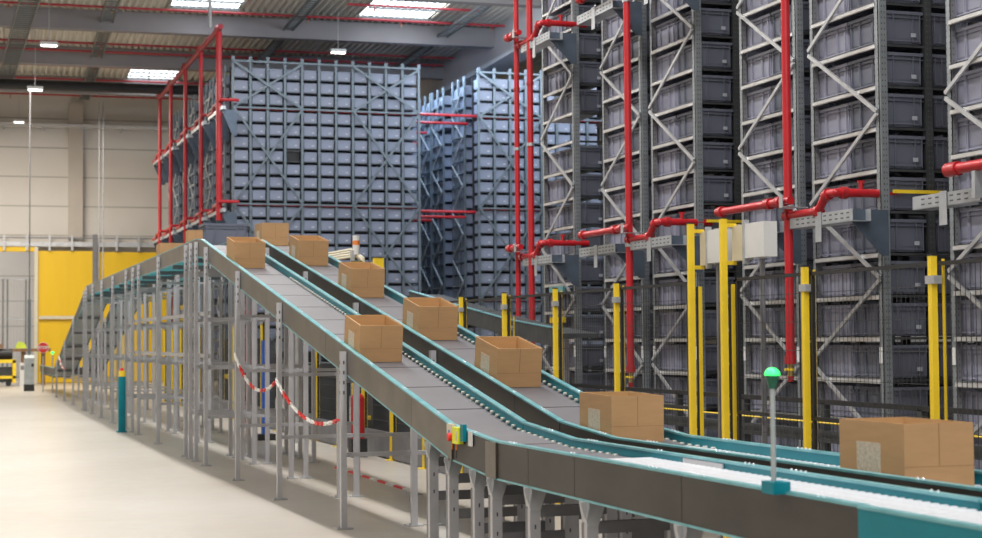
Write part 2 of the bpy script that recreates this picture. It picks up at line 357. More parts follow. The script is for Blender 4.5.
def conveyor(name, label, xl, xr, y0, y1, joints, sidem, surface, toothed, group, cyan=False, tealside=False, belt_pitch=.83):
    t = thing(name, label, 'conveyor', (xl, y0, 0), 0, group)
    inv = Matrix.Translation((-xl, -y0, 0))
    def B(mb, nm, par=t):
        o = mb.build(nm, par); o.data.transform(inv); return o
    js = [y0]+[j for j in joints if y0 < j < y1]+[y1]
    for a, b in zip(js, js[1:]):
        B(wallseg(MB(), xl, xl+.012, a, b, 'teal' if tealside else sidem), 'side_plate')
    B(wallseg(wallseg(MB(), xl+.013, xl+.035, y0, y1, 'teal', -DP+.01), xl-.004, xl+.04, y0, y1, 'tealtop', -.006, .006), 'left_rail')
    B(wallseg(MB(), xl-.003, xl+.03, y0, y1, 'tealtop', -DP-.012, -DP), 'bottom_flange')
    B(wallseg(wallseg(wallseg(MB(), xr-.03, xr-.012, y0, y1, 'teal', -DP), xr-.012, xr, y0, y1, sidem, -DP), xr-.04, xr+.005, y0, y1, 'tealtop', -.006, .006), 'right_guard')
    # surface
    for kind, a, b in surface:
        if kind == 'belt':
            n = max(1, round((b-a)/belt_pitch)); st = (b-a)/n; BD = .055 if b < 10.8 else BELTD
            for i in range(n): B(wallseg(MB(), xl+.04, xr-.035, a+i*st, a+(i+1)*st, 'belt', -BD-.03, -BD, .012), 'belt_module')
            B(wallseg(MB(), xl+.036, xr-.031, a, b, 'seam', -BELTD-.07, -BELTD-.034), 'bed')
        elif kind == 'blue':
            B(wallseg(MB(), xl+.04, xr-.035, a, b, 'bluebelt', -BELTD-.03, -BELTD), 'blue_belt')
        else:
            p = .062; n = int((b-a)/p); y = a+p/2
            base = MB().cyl((xl+.038, 0, 0), (xr-.032, 0, 0), .025, 'roller', 10).mesh('roller')
            for i in range(n): link('roller', base, t, (-xl, y-y0, W(y)-(.058 if xl < 4 else .082))); y += p
            B(wallseg(MB(), xl+.036, xr-.031, a, b, 'seam', -.19, -.17), 'bed')
    if toothed:
        a, b = toothed; y = a; k = 0; mb = MB()
        wm = MB().cyl((xr-.058, 0, 0), (xr-.03, 0, 0), .0125, 'wheel', 8).mesh('bearing_wheel')
        while y < b:
            if k < 100: link('bearing_wheel', wm, t, (-xl, y-y0, W(y)-.058))
            else: mb.cyl((xr-.058, y, W(y)-.054), (xr-.03, y, W(y)-.054), .0115, 'wheel', 8)
            y += .115; k += 1
        if k > 100: B(mb, 'bearing_wheels')['kind'] = 'stuff'
    # bolt groups on the edges
    y = y0+.3; rnd = random.Random(int(xl*100+y0*7)); nb = 0
    bmh = MB().ball((0, 0, 0), .0075, 'roller', 6, 4).mesh('bolt')
    while y < y1-.2 and nb < 90 and y < 24:
        k = rnd.choice([2, 2, 3, 4])
        for i in range(k):
            for x in (xl+.018, xr-.018): link('bolt', bmh, t, (x-xl, y+i*.045-y0, W(y+i*.045)+.008)); nb += 1
        y += rnd.uniform(.5, 1.1)
    if cyan:
        B(wallseg(MB(), xl+.03, xr-.03, y0, y1, 'cyanunder' if y0 < 30 else 'lbgrey', -.215, -.2), 'underside_pan')
        y = y0+.5
        while y < y1: B(MB().box(xl+.01, xr-.01, y, y+.07, W(y)-DP-.07, W(y)-DP-.01, 'legdark'), 'cross_rail'); y += 1.9
    else:
        B(wallseg(MB(), xl+.03, xr-.03, y0, y1, 'legdark', -.215, -.2), 'underside_pan')
    return t
C1 = (3.292, 3.85); C2 = (4.09, 4.64)
# nearest teal junction unit, then flat roller runs, inclines, upper runs, declines
jt = conveyor('transfer_conveyor', 'teal-sided transfer conveyor with white rollers and blue belt at lower right corner', C1[0]-.02, C1[1], 2.3, 5.42, [], 'teal', [('blue', 2.3, 4.72), ('roller', 4.72, 5.42)], None, 'conveyor runs nearest the camera', tealside=True)
MB().box(-.012, .004, .05, 3.10, .38, .735, 'teal').build('side_skirt', jt)
MB().ball((-.014, 2.9, .62), .016, 'roller', 8, 6).ball((-.014, 2.2, .5), .016, 'roller', 8, 6).build('bolt', jt)
conveyor('roller_conveyor', 'near left flat conveyor with brown side plates and shiny white rollers', *C1, 5.43, 10.65, [7.0, 8.36, 9.1, 9.72], 'side', [('roller', 5.43, 8.55), ('belt', 8.55, 10.65)], (9.0, 10.65), 'conveyor runs nearest the camera', belt_pitch=.7)
conveyor('roller_conveyor', 'near right flat conveyor carrying the two nearest open boxes', *C2, 2.6, 10.65, [5.0, 7.4, 9.72], 'side', [('roller', 4.6, 9.7), ('belt', 9.7, 10.65)], (9.3, 10.65), 'conveyor runs nearest the camera')
conveyor('incline_conveyor', 'left sloping belt conveyor with brown side and teal edges', *C1, 10.66, 22.1, [11.6, 14.4, 17.2, 20.0], 'sideup', [('belt', 10.66, 22.1)], (10.7, 18.5), 'two sloping belt conveyors')
conveyor('incline_conveyor', 'right sloping belt conveyor carrying five open cardboard boxes', *C2, 10.66, 22.1, [11.6, 14.4, 17.2, 20.0], 'side', [('belt', 10.66, 22.1)], (10.7, 16.0), 'two sloping belt conveyors')
conveyor('upper_conveyor', 'left raised level conveyor past the peak with cyan underside', *C1, 22.12, 39.3, [24.8, 27.5, 30.2, 33, 36], 'sideup', [('belt', 22.12, 39.3)], None, 'raised level conveyors', cyan=True, belt_pitch=1.4)
conveyor('upper_conveyor', 'right raised level conveyor behind the peak with cyan underside', *C2, 22.12, 39.3, [24.8, 27.5, 30.2, 33, 36], 'sideup', [('belt', 22.12, 39.3)], None, 'raised level conveyors', cyan=True, belt_pitch=1.4)
conveyor('decline_conveyor', 'far left conveyor sloping down toward the yellow door', *C1, 39.32, 57.6, [42, 45, 48, 50.4, 54], 'side', [('belt', 39.32, 57.6)], None, 'far descending conveyors', cyan=True, belt_pitch=1.5)
conveyor('decline_conveyor', 'far right conveyor sloping down behind the left one', *C2, 39.32, 56.0, [42, 45, 48, 50.4, 54], 'side', [('belt', 39.32, 56.0)], None, 'far descending conveyors', cyan=True, belt_pitch=1.5)
SY0, SY1 = 7.61, 8.08
# joint cover plates beside the control box
jp = [o for o in bpy.data.objects if o.name.startswith('roller_conveyor') and 'left' in o['label']][0]
def loc(mb, par, nm):
    o = mb.build(nm, par); o.data.transform(Matrix.Translation((-par.location.x, -par.location.y, 0))); return o
loc(MB().box(3.280, 3.291, 9.66, 9.86, .73, .955, 'sideup'), jp, 'cover_plate')
loc(MB().box(3.280, 3.291, 10.58, 10.66, .78, 1.0, 'sideup'), jp, 'cover_plate')
loc(MB().box(3.81, 3.819, SY0, SY1, .885, .95, 'leg'), jp, 'white_strip')
# control box with emergency button
t = thing('control_box', 'yellow control box with red emergency button on the brown conveyor side', 'control box', (3.285, 10.42, .935)); t.scale = (.5, .58, .8)
MB().box(-.06, 0, .12, .32, -.01, .12, 'cream').box(-.062, -.06, .2, .25, .03, .07, 'blue').build('switch_box', t)
MB().box(-.08, 0, -.16, .06, -.035, .10, 'btnyellow').box(-.082, -.08, -.13, -.08, -.01, .07, 'tag').build('button_housing', t)
MB().cyl((-.12, .12, .015), (-.05, .12, .015), .034, 'redchain', 14).build('emergency_button', t)
MB().box(-.05, 0, -.28, -.17, -.01, .13, 'teal').build('bracket', t)
MB().box(-.02, 0, -.5, -.38, -.04, .08, 'white').build('label_plate', t)
for y in (.0, .16): MB().cyl((-.04, y, -.09), (-.04, y, -.035), .012, 'orange', 8).cyl((-.04, y, -.16), (-.04, y, -.09), .006, 'black', 6).build('cable_gland', t)

# signal lamp by the rollers
t = thing('signal_lamp', 'glowing green dome signal lamp on a grey pole by the rollers', 'lamp', (3.262, 6.05, .985))
MB().box(-.03, .05, -.05, .05, -.03, .02, 'teal').build('base', t)
MB().cyl((0, 0, .02), (0, 0, .41), .0105, 'lbgrey', 12).build('pole', t)
MB().cyl((0, 0, .40), (0, 0, .455), .014, 'grndark', 16, .031).build('socket', t)
MB().ball((0, 0, .455), .032, 'grnled', 20, 10, 0, 1).build('dome', t)

# support stands
XP = [3.264, 3.885, 4.058, 4.672]
def stand(y, idx, full=True):
    near = ['nearest', 'second', 'third', 'fourth']
    lab = 'tall grey steel conveyor stand, %s from the near end' % (['nearest']+[ordn(k) for k in range(1, 20)])[idx]
    t = thing('support_stand', lab, 'stand', (0, y, 0), 0, 'tall grey stands under the raised conveyors')
    top = W(y)-.035
    for k, x in enumerate(XP):
        p = MB()
        # C channel with slots
        p.box(x-.025, x+.025, -.036, -.030, 0.01, top, 'leg').box(x-.025, x-.020, -.03, .02, 0.01, top, 'leg').box(x+.020, x+.025, -.03, .02, .01, top, 'leg')
        z = top-.08
        for q in range(4): p.box(x-.007, x+.007, -.0375, -.036, z-.03, z, 'slot'); z -= .085
        z = top-.08
        for q in range(4): p.box(x-.0265, x-.025, -.006, .006, z-.03, z, 'slot'); z -= .085
        p.build('post', t)
        MB().box(x-.07, x+.07, -.07, .07, 0, .012, 'galv').cyl((x-.05, -.05, .012), (x-.05, -.05, .03), .01, 'galv', 6).build('foot_plate', t)
    z = .62
    while z < top-.25:
        MB().box(XP[0]+.02, XP[3]-.02, .03, .075, z-.018, z+.018, 'leg').build('cross_bar', t)
        z += .63
    return t
SY = [13.63, 16.38, 18.80, 21.15, 22.0, 22.5, 22.95, 25.96, 28.6, 29.5, 30.6, 33.0, 35.3, 37.4, 39.1, 39.7, 42.9, 45.9, 49.0]
for i, y in enumerate(SY): stand(y, i)
# longitudinal ties between the clustered stands
tag(MB().box(3.3, 3.33, 21.1, 30.6, 1.38, 1.43, 'galv').box(3.3, 3.33, 21.1, 30.6, 1.93, 1.98, 'galv').build('tie_rail'), 'long pale tie rails joining the clustered stands under the peak', 'rail')

def shortstand(y, xl, xr, lab, grp):
    t = thing('short_stand', lab, 'stand', (0, y, 0), 0, grp)
    top = W(y)-DP-.012
    for x in (xl+.035, xr-.035):
        p = MB().box(x-.033, x+.033, -.02, .02, .01, top-.02, 'leg').box(x-.033, x+.033, .02, .06, .01, top-.12, 'legdark')
        for q in range(2): p.box(x-.005, x+.005, -.0215, -.02, top-.24-q*.12, top-.215-q*.12, 'slot')
        p.build('leg', t)
        MB().prism([(x-.07, -.028, top), (x+.07, -.028, top), (x+.07, -.028, top-.02), (x+.03, -.028, top-.13), (x-.03, -.028, top-.13), (x-.07, -.028, top-.02)], (0, .008, 0), 'galv').prism([(x-.04, -.07, top), (x-.04, .07, top), (x-.04, .07, top-.02), (x-.04, .03, top-.11), (x-.04, -.03, top-.11), (x-.04, -.07, top-.02)], (.006, 0, 0), 'galv').build('gusset', t)
        MB().box(x-.07, x+.07, -.06, .08, 0, .012, 'galv').build('foot_plate', t)
    for z in (top-.14, top-.38):
        if z > .15: MB().box(xl+.05, xr-.05, -.015, .03, z-.032, z+.032, 'legdark').build('cross_bar', t)
for i, y in enumerate([11.17, 10.70, 10.15, 9.79, 9.10, 8.21, 7.01, 5.8, 4.4, 3.1]):
    shortstand(y, *C1, 'short grey stand with triangular gussets under the near left conveyor, %s from the slope' % ordn(i), 'short stands under the near left conveyor')
for i, y in enumerate([11.4, 10.5, 9.6, 8.6, 7.4, 6.2, 5.0, 3.6]):
    shortstand(y, *C2, 'short grey stand behind, under the near right conveyor, %s from the slope' % ordn(i), 'short stands under the near right conveyor')

# drums / cabinets under the raised part are kept out; teal post on the floor
t = thing('teal_post', 'short teal post with yellow top beside the conveyor stands on the floor', 'post', (3.09, 29.6, 0))
MB().box(-.06, .06, -.06, .06, .02, .98, 'teal').build('body', t)
MB().box(-.09, .09, -.09, .09, 0, .02, 'teal').build('base_plate', t)
MB().box(-.055, .055, -.055, .055, .98, 1.08, 'yellow').cyl((0, 0, 1.08), (0, 0, 1.13), .03, 'redchain', 10).build('cap', t)

# red and white chain
def chain(pts, lab, sag):
    a, b = Vector(pts[0]), Vector(pts[1]); n = 30; P = []
    for i in range(n+1):
        s_ = i/n; p = a.lerp(b, s_); p.z -= sag*4*s_*(1-s_); P.append(p)
    mb = MB()
    for i in range(n):
        m = 'redchain' if (i//4) % 2 else 'whitechain'
        c = (P[i]+P[i+1])/2; d = (P[i+1]-P[i])
        if i % 2: mb.bar(P[i]-d*.12, P[i+1]+d*.12, .035, .014, m)
        else: mb.bar(P[i]-d*.12, P[i+1]+d*.12, .014, .035, m)
    tag(mb.build('plastic_chain'), lab, 'chain', 'red and white barrier chains')
chain([(3.23, 18.78, 1.44), (3.23, 16.40, 1.18)], 'red and white plastic chain hanging between the third and second near stands', .22)
chain([(3.23, 16.36, 1.20), (3.23, 13.66, .92)], 'red and white plastic chain hanging between the two nearest tall stands', .18)
chain([(3.19, 47.0, 1.2), (3.19, 44.6, .9)], 'small red and white chain on the far descending conveyor legs', .12)

# ------------------------------------------------------------ cardboard boxes
def carton(y, xc, lab, slope, stamp=True, ln=.57, wd=.37, ht=.31, closed=False):
    th = .006
    z0 = W(y+ln/2)-BELTD+.004
    t = thing('cardboard_box', lab, 'box', (xc, y+ln/2, z0), 0, 'open cardboard boxes on the conveyors')
    t.rotation_euler = (slope, 0, random.uniform(-.012, .012))
    x = wd/2; l = ln/2
    mb = MB()
    mb.box(-x, x, -l, -l+th, 0, ht, 'card').box(-x, x, l-th, l, 0, ht, 'card').box(-x, -x+th, -l+th, l-th, 0, ht, 'card').box(x-th, x, -l+th, l-th, 0, ht, 'card').box(-x+th, x-th, -l+th, l-th, 0, th, 'cardin')
    e = .001
    for a in [(-x+th, x-th, -l+th, -l+th+e), (-x+th, x-th, l-th-e, l-th), (-x+th, -x+th+e, -l+th, l-th), (x-th-e, x-th, -l+th, l-th)]: mb.box(*a, th, ht, 'cardin')
    mb.build('body', t)
    # folded-in inner flaps along the walls
    MB().box(-x+.012, -x+.016, -l+.02, l-.02, ht*.5, ht-.004, 'cardin').build('inner_flap', t)
    MB().box(x-.016, x-.012, -l+.02, l-.02, ht*.5, ht-.004, 'cardin').build('inner_flap', t)
    MB().box(-.002, .001, -l-.0012, -l, ht*.38, ht, 'cardseam').box(-x, x, -l-.0008, -l, ht*.36, ht*.366, 'cardseam').build('slit', t)
    if stamp: MB().box(-x-.0015, -x, -.085, .125, ht*.16, ht*.68, 'cardlabel').build('shipping_label', t)
    return t
sl = math.atan(.1733)
carton(6.51, 4.205+.16, 'large near open cardboard box at right with grey square label', 0)
carton(9.88, 4.15+.19, 'open cardboard box at the foot of the right conveyor slope', 0.02)
carton(12.20, 4.15+.19, 'open cardboard box on the right slope, lowest one on the slope', sl)
carton(14.36, 4.14+.19, 'open cardboard box on the right slope beside the left belt box', sl)
carton(17.0, 4.15+.19, 'open cardboard box midway up the right slope below the beacon', sl)
carton(19.65, 4.15+.19, 'open cardboard box near the top of the right slope', sl)
carton(22.1, 4.17+.19, 'open cardboard box at the very top of the right conveyor', .02)
carton(19.38, 3.32+.19, 'open cardboard box near the top of the left slope', sl, False)
carton(13.33, 3.34+.18, 'open cardboard box midway down the left slope with pale label', sl)
carton(23.2, 3.34+.10, 'narrow tall cardboard box just past the peak on the left raised conveyor', 0, False, .3, .2, .27)
carton(26.3, 3.34+.19, 'low cardboard box farther back on the left raised conveyor', 0, False, .57, .37, .28)

# grey bin behind the peak
def binmesh(name, w=.4, l=.585, h=.285, m='bin', ribs=True, cavity=True):
    b = MB(); tp = .012
    x = w/2; y = l/2
    tp = .024 if ribs else .012; hp = .018 if ribs else .006
    lo = [(-x+tp,-y+tp,0),(x-tp,-y+tp,0),(x-tp,y-tp,0),(-x+tp,y-tp,0)]; hi = [(-x+hp,-y+hp,h),(x-hp,-y+hp,h),(x-hp,y-hp,h),(-x+hp,y-hp,h)]
    b.add(lo+hi, [(0,3,2,1),(0,1,5,4),(1,2,6,5),(2,3,7,6),(3,0,4,7)], m)
    ins = [(a*.93, c*.95, h) for a, c in ((-x,-y),(x,-y),(x,y),(-x,y))]; bot = [(a*.9, c*.93, .05) for a, c in ((-x,-y),(x,-y),(x,y),(-x,y))]
    b.add(hi+ins+bot, [(0,1,5,4),(1,2,6,5),(2,3,7,6),(3,0,4,7),(4,5,9,8),(5,6,10,9),(6,7,11,10),(7,4,8,11),(8,9,10,11)], m)
    for z0, z1 in ((h-.028, h), (h-.062, h-.057)):
        b.box(-x, x, -y, -y+.02, z0, z1, m).box(-x, x, y-.012, y, z0, z1, m).box(-x, -x+.02, -y+.012, y-.012, z0, z1, m).box(x-.012, x, -y+.012, y-.012, z0, z1, m)
    if ribs:
        for k in (-.42, -.2, -.17, .17, .2, .42):
            b.box(-x+.002, -x+.024, k*l-.005, k*l+.005, .01, h-.03, m).box(x-.024, x-.002, k*l-.005, k*l+.005, .01, h-.03, m)
        for k in (-.42, -.25, .25, .42):
            b.box(k*w-.005, k*w+.005, -y+.002, -y+.024, .01, h-.03, m).box(k*w-.005, k*w+.005, y-.012, y-.002, .01, h-.03, m)
        b.box(-x+.001, -x+.012, -y+.03, y-.03, 0.02, .03, m); b.box(-x+.03, x-.03, -y+.001, -y+.012, .02, .03, m)
    return b
BIG = binmesh('bin', m='bin').mesh('bin'); DRK = binmesh('bin', m='binshade').mesh('bin')
FAR = binmesh('bin', m='binfar', ribs=False).mesh('bin')
FARB = binmesh('bin', m='binfar', ribs=False)
tagm = MB().box(.075, .125, -.294, -.2915, .06, .095, 'tagdim').mesh('label')
farm = MB().box(.04, .11, -.294, -.2915, .07, .10, 'tag').mesh('label')
o = link('storage_bin', DRK, None, (7.05, 42.7, 4.0)); o.scale = (2.9, 1.4, 2.2); tag(o, 'wide blue-grey container standing just behind the conveyor peak', 'bin')
o2 = thing('container_stand', 'grey platform carrying the wide container behind the peak', 'platform', (7.05, 42.7, 0))
MB().box(-.6, .6, -.45, .45, 3.9, 4.0, 'rackfar').build('deck', o2)
for x in (-.55, .55):
    for y in (-.4, .4): MB().box(x-.04, x+.04, y-.04, y+.04, 0, 3.9, 'rackfar').build('leg', o2)

# ------------------------------------------------------------ near rack ends
XR = 7.72; PZ = .364; Z0 = .50
def level(i): return Z0+i*PZ
FR = [ # y0,y1, top visible level count, name, zig start, aisle column
 (19.48, 20.66, 16, 'narrow rack end beside the twin red risers', 1, True),
 (17.36, 18.56, 15, 'rack end behind the shorter red riser', 0, False),
 (15.93, 17.12, 14, 'rack end left of the tall yellow posts', 0, True),
 (13.74, 14.92, 13, 'rack end behind the white box', 0, False),
 (12.30, 13.50, 12, 'rack end right of the green lamp', 1, True),
 (10.12, 11.32, 11, 'rack end at the right edge', 1, False),
]
TOPZ = 9.6
upr = {}
def upright_mesh(m='upright'):
    u = MB()
    # omega profile: web facing -X with flanges, slot pairs
    u.box(0, .006, -.032, .032, 0, TOPZ, m).box(0, .05, -.032, -.027, 0, TOPZ, 'legdark').box(0, .05, .027, .032, 0, TOPZ, 'legdark')  # flanges coloured darker than the web to stand for aisle shade
    z = .1
    while z < 7:
        u.box(-.001, 0, -.028, -.020, z, z+.014, 'slot').box(-.001, 0, .020, .028, z, z+.014, 'slot')
        u.box(.02, .032, -.033, -.032, z, z+.016, 'slot'); z += .05
    return u.mesh('upright')
UP = upright_mesh()
def upface_mesh(m='upright'):   # for the aisle face, slots facing -Y
    u = MB().box(-.035, .035, -.006, 0, 0, TOPZ, m).box(-.035, -.029, 0, .06, 0, TOPZ, m).box(.029, .035, 0, .06, 0, TOPZ, m)
    z = .1
    while z < 6.6: u.box(-.018, -.008, -.007, -.006, z, z+.016, 'slot').box(.010, .018, -.007, -.006, z, z+.016, 'slot'); z += .05
    return u.mesh('upright')
UPF = upface_mesh(); UPD = upface_mesh('darkmachine')  # UPD: upright copy darkened to stand for the shade in the aisles
RAILL = MB().box(0, .006, 0, 1, -.045, 0, 'rail').box(0, .05, 0, 1, -.006, 0, 'rail').box(-.010, .0, 0, 1, -.040, -.034, 'rail').mesh('shelf_rail')
nbin = 0
NODE = (4.25, 4.88, 4.20, 4.92, 4.24, 3.53)
for fi, (y0, y1, nl, nm, zig, aisle) in enumerate(FR):
    t = thing('storage_rack', 'tall steel bin rack, ' + nm, 'rack', (XR, y0, 0), 0, 'steel bin rack ends on the right')
    L = y1-y0
    for y in (.045, L-.045): link('upright', UP, t, (-.005, y, 0))
    for k, x in enumerate((.49, .98)):
        link('upright', UPD, t, (x, .0, 0)); link('upright', UPD, t, (x, L-.03, 0))
    link('upright', UPF, t, (.035, .0, 0))
    for i in range(25):
        r = link('shelf_rail', RAILL, t, (-.012, .06, level(i))); r.scale = (1, L-.12, 1)
        if i < nl+1:
            MB().box(.0, 1.0, .01, .045, level(i)-.028, level(i)-.006, 'darkmachine').build('cross_beam', t)  # beam coloured near-black, as the shaded gap between levels
    # zigzag bracing
    zz = NODE[fi] % 1.44 - 1.44
    far = L-.02; near = .02
    # nodes on far upright every 1.44, near upright halfway
    zf = zz
    while zf < TOPZ-1.5:
        for a, b in (((far, zf+.02), (near, zf+.72)), ((near, zf+.74), (far, zf+1.42))):
            if a[1] > .05 and b[1] < TOPZ:
                B_ = MB().bar((-.025, a[0], a[1]), (-.025, b[0], b[1]), .02, .034, 'galv'); B_.build('diagonal_brace', t)
        zf += 1.44
    for y in (.045, L-.045):
        MB().box(-.012, -.006, y-.022, y+.022, 1.36, 1.50, 'white').build('label_plate', t)
        MB().box(-.03, .1, y-.09, y+.09, 0, .015, 'galv').build('foot_plate', t)
    # bins
    for i in range(nl):
        for half in (0, 1):
            if fi == 5 and half == 0: continue
            if fi == 0 and i in (10,) : continue
            yc = y0+.3+half*.6-(.0)
            dn = nl-1-i
            o = link('storage_bin', BIG if half else DRK, None, (XR+.245, yc, level(i)+.003))  # aisle-side bins take the shade-darkened copy
            o.location.x += random.uniform(-.004, .006); o.location.y += random.uniform(-.004, .004)
            word = 'left' if half else 'right'
            tag(o, 'grey bin, %s level down, %s half, %s' % (ordn(dn), word, nm.replace('narrow ', '')), 'bin', 'grey bins in the rack ends'); nbin += 1
            if not half and aisle: link('label', tagm, o)
        if aisle:
            o = link('storage_bin', DRK, None, (XR+.245+.49, y0+.3, level(i)+.003))
            tag(o, 'dark bin second from corner, %s level down, %s' % (ordn(nl-1-i), nm.replace('narrow ', '')), 'bin', 'grey bins facing the aisles'); nbin += 1
            link('label', tagm, o)
    # dark core so that no daylight comes through further in
# deeper rows behind (continuing racks) as one uncountable run of bins further inside
deep = MB()
def put(mb, src, loc):
    b = len(mb.v); mb.v += [(a+loc[0], c+loc[1], d+loc[2]) for a, c, d in src.v]
    idx = [mb.mats.index(m) if m in mb.mats else (mb.mats.append(m) or len(mb.mats)-1) for m in src.mats]
    for f, m in zip(src.f, src.m): mb.f.append([b+i for i in f]); mb.m.append(idx[m]); mb.sm.append(False)
small = MB(); small.mats = []
sb = MB().box(-.2, .2, -.29, .29, 0, .27, 'binshade').box(-.205, .205, -.295, .295, .24, .28, 'binshade')
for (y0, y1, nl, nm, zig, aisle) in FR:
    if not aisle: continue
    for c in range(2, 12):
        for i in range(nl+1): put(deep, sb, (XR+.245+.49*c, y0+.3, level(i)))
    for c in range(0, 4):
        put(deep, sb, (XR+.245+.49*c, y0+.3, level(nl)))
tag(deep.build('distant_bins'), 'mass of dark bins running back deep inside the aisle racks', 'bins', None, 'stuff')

# trays with triangular gussets and sprinkler pipe branches
def tray_unit(ya, yb, z, lab, grp):
    t = thing('cable_tray', lab, 'tray', (7.3, ya, z), 0, grp)
    L = yb-ya; mb = MB().box(-.02, -.014, 0, L, -.05, .05, 'tray').box(-.02, .16, 0, L, -.054, -.048, 'tray').box(.155, .16, 0, L, -.05, .05, 'tray')
    y = .05
    while y < L-.08:
        for zz in (-.02, .02): mb.box(-.0215, -.02, y, y+.045, zz-.006, zz+.006, 'slot')
        y += .095
    mb.build('perforated_channel', t)
    for y in (0.08,):
        MB().prism([(-.0, y, .05), (.38, y, .05), (.38, y, -.34), (.31, y, -.34), (.0, y, -.03)], (0, .008, 0), 'gusset').build('gusset', t)
    MB().prism([(-.028, L*.5-.03, .06), (-.028, L*.5+.07, .06), (-.028, L*.5+.07, -.2), (-.028, L*.5-.03, -.2)], (.004, 0, 0), 'tray').build('bracket_plate', t)
def branch(ya, z, lab, grp, rx=7.3):
    """header pipe running along Y, offset elbow, then branch into the aisle"""
    t = thing('sprinkler_branch', lab, 'pipe', (rx, ya, z), 0, grp)
    e = 1.05 if ya < 20 else .12
    MB().tube([(-.10, e, .0), (-.10, -.35, .0)], .038, 'red', 10).build('header_pipe', t)
    MB().ball((-.10, e+.02, 0), .05, 'redfit', 10, 6).cyl((-.10, e-.07, 0), (-.10, e-.01, 0), .055, 'redfit', 12).build('end_cap', t)
    MB().tube([(.0, -.05, -.12), (.0, -.65, -.12), (.0, -.80, .02), (.0, -.95, .02), (.60, -.95, .02)], .038, 'red', 10).build('offset_pipe', t)
    for p, q in (((0, -.62, -.12), (0, -.68, -.12)), ((0, -.78, .0), (0, -.84, .02)), ((.05, -.95, .02), (.11, -.95, .02)), ((.0, -.08, -.12), (.0, -.16, -.12)), ((-.10, .02, 0), (-.10, .10, 0)), ((-.10, -.1, 0), (-.10, -.18, 0))):
        MB().cyl(p, q, .053, 'redfit', 12).build('coupling', t)
    MB().cyl((.25, -.95, .04), (.25, -.95, .12), .02, 'red', 8).box(.22, .28, -.96, -.94, .11, .13, 'redfit').build('nozzle', t)
    MB().box(-.16, -.15, -.3, -.24, -.05, .05, 'galv').box(-.16, .1, -.3, -.24, -.06, -.05, 'galv').build('clamp', t)
gt = 'perforated trays bracketed to the rack ends'; gb = 'red sprinkler branches at the rack ends'
for (yr, z, nt, nb) in [(13.31, 2.62, 'left of the long red riser', 'at the long red riser by the white box'), (16.91, 2.62, 'behind the shorter red riser', 'at the shorter red riser'), (20.45, 2.60, 'behind the twin red risers', 'low on the twin red risers'), 
                     (16.91, 5.42, 'high up near the picture top', 'high up at the shorter red riser'), (20.45, 5.42, 'high up behind the twin red risers', 'high up at the twin red risers')]:
    hi = 'upper ' if z > 5 else 'lower '
    tray_unit(yr-1.25, yr-.18, z, hi+'grey perforated tray with dark gussets, nearer half, '+nt, gt)
    if yr < 20 : tray_unit(yr+.25, yr+1.35, z, hi+'grey perforated tray with dark gussets, farther half, '+nt, gt)
    branch(yr, z+.19, hi+'red sprinkler branch with elbows '+nb, gb)
tray_unit(10.28, 11.16, 2.64, 'grey perforated tray with dark gusset, crossing the last upright at right edge', gt)
t = thing('sprinkler_branch', 'red sprinkler pipe with end cap entering from the right edge', 'pipe', (7.2, 9.2, 2.84), 0, gb)
MB().tube([(0, -.5, 0), (0, 1.32, 0)], .042, 'red', 12).build('header_pipe', t)
MB().cyl((0, 1.22, 0), (0, 1.36, 0), .055, 'redfit', 12).build('end_cap', t)
MB().box(-.03, .03, .98, 1.02, -.24, -.04, 'tray').build('clamp', t)
# risers
def riser(y, z0, z1, lab, valve, x=7.3, r=.04, grp='vertical red sprinkler risers'):
    t = thing('sprinkler_riser', lab, 'pipe', (x, y, z0), 0, grp)
    MB().cyl((0, 0, 0), (0, 0, z1-z0), r, 'red', 16).build('pipe', t)
    if valve:
        MB().cyl((0, 0, -.05), (0, 0, .02), r*1.35, 'redfit', 14).build('coupling', t)
        MB().cyl((0, 0, -.16), (0, 0, -.05), r*.75, 'brass', 12).cyl((0, 0, -.11), (0, 0, -.09), r*.9, 'yellow', 12).cyl((-.06, -.0, -.10), (0, 0, -.10), .012, 'yellow', 8).build('valve', t)
        MB().cyl((0, 0, -.21), (0, 0, -.16), r*.6, 'redfit', 12, r*.8).build('nozzle', t)
    for z in (1.35, 4.1, 4.9):
        if z < z1-z0: MB().cyl((0, 0, z), (0, 0, z+.04), r*1.25, 'redfit' if z > 4.5 else 'galv', 14).build('clamp', t)
    return t
riser(13.19, 1.40, 11.0, 'long red vertical riser ending in a brass valve above the green lamp', True)
riser(16.80, 1.26, 11.0, 'red vertical riser ending in a brass valve left of the tall yellow posts', True)
riser(19.98, .0, 11.0, 'right one of the twin red vertical risers in the gap', False)
riser(20.50, .0, 11.0, 'left one of the twin red vertical risers in the gap', False, r=.034)

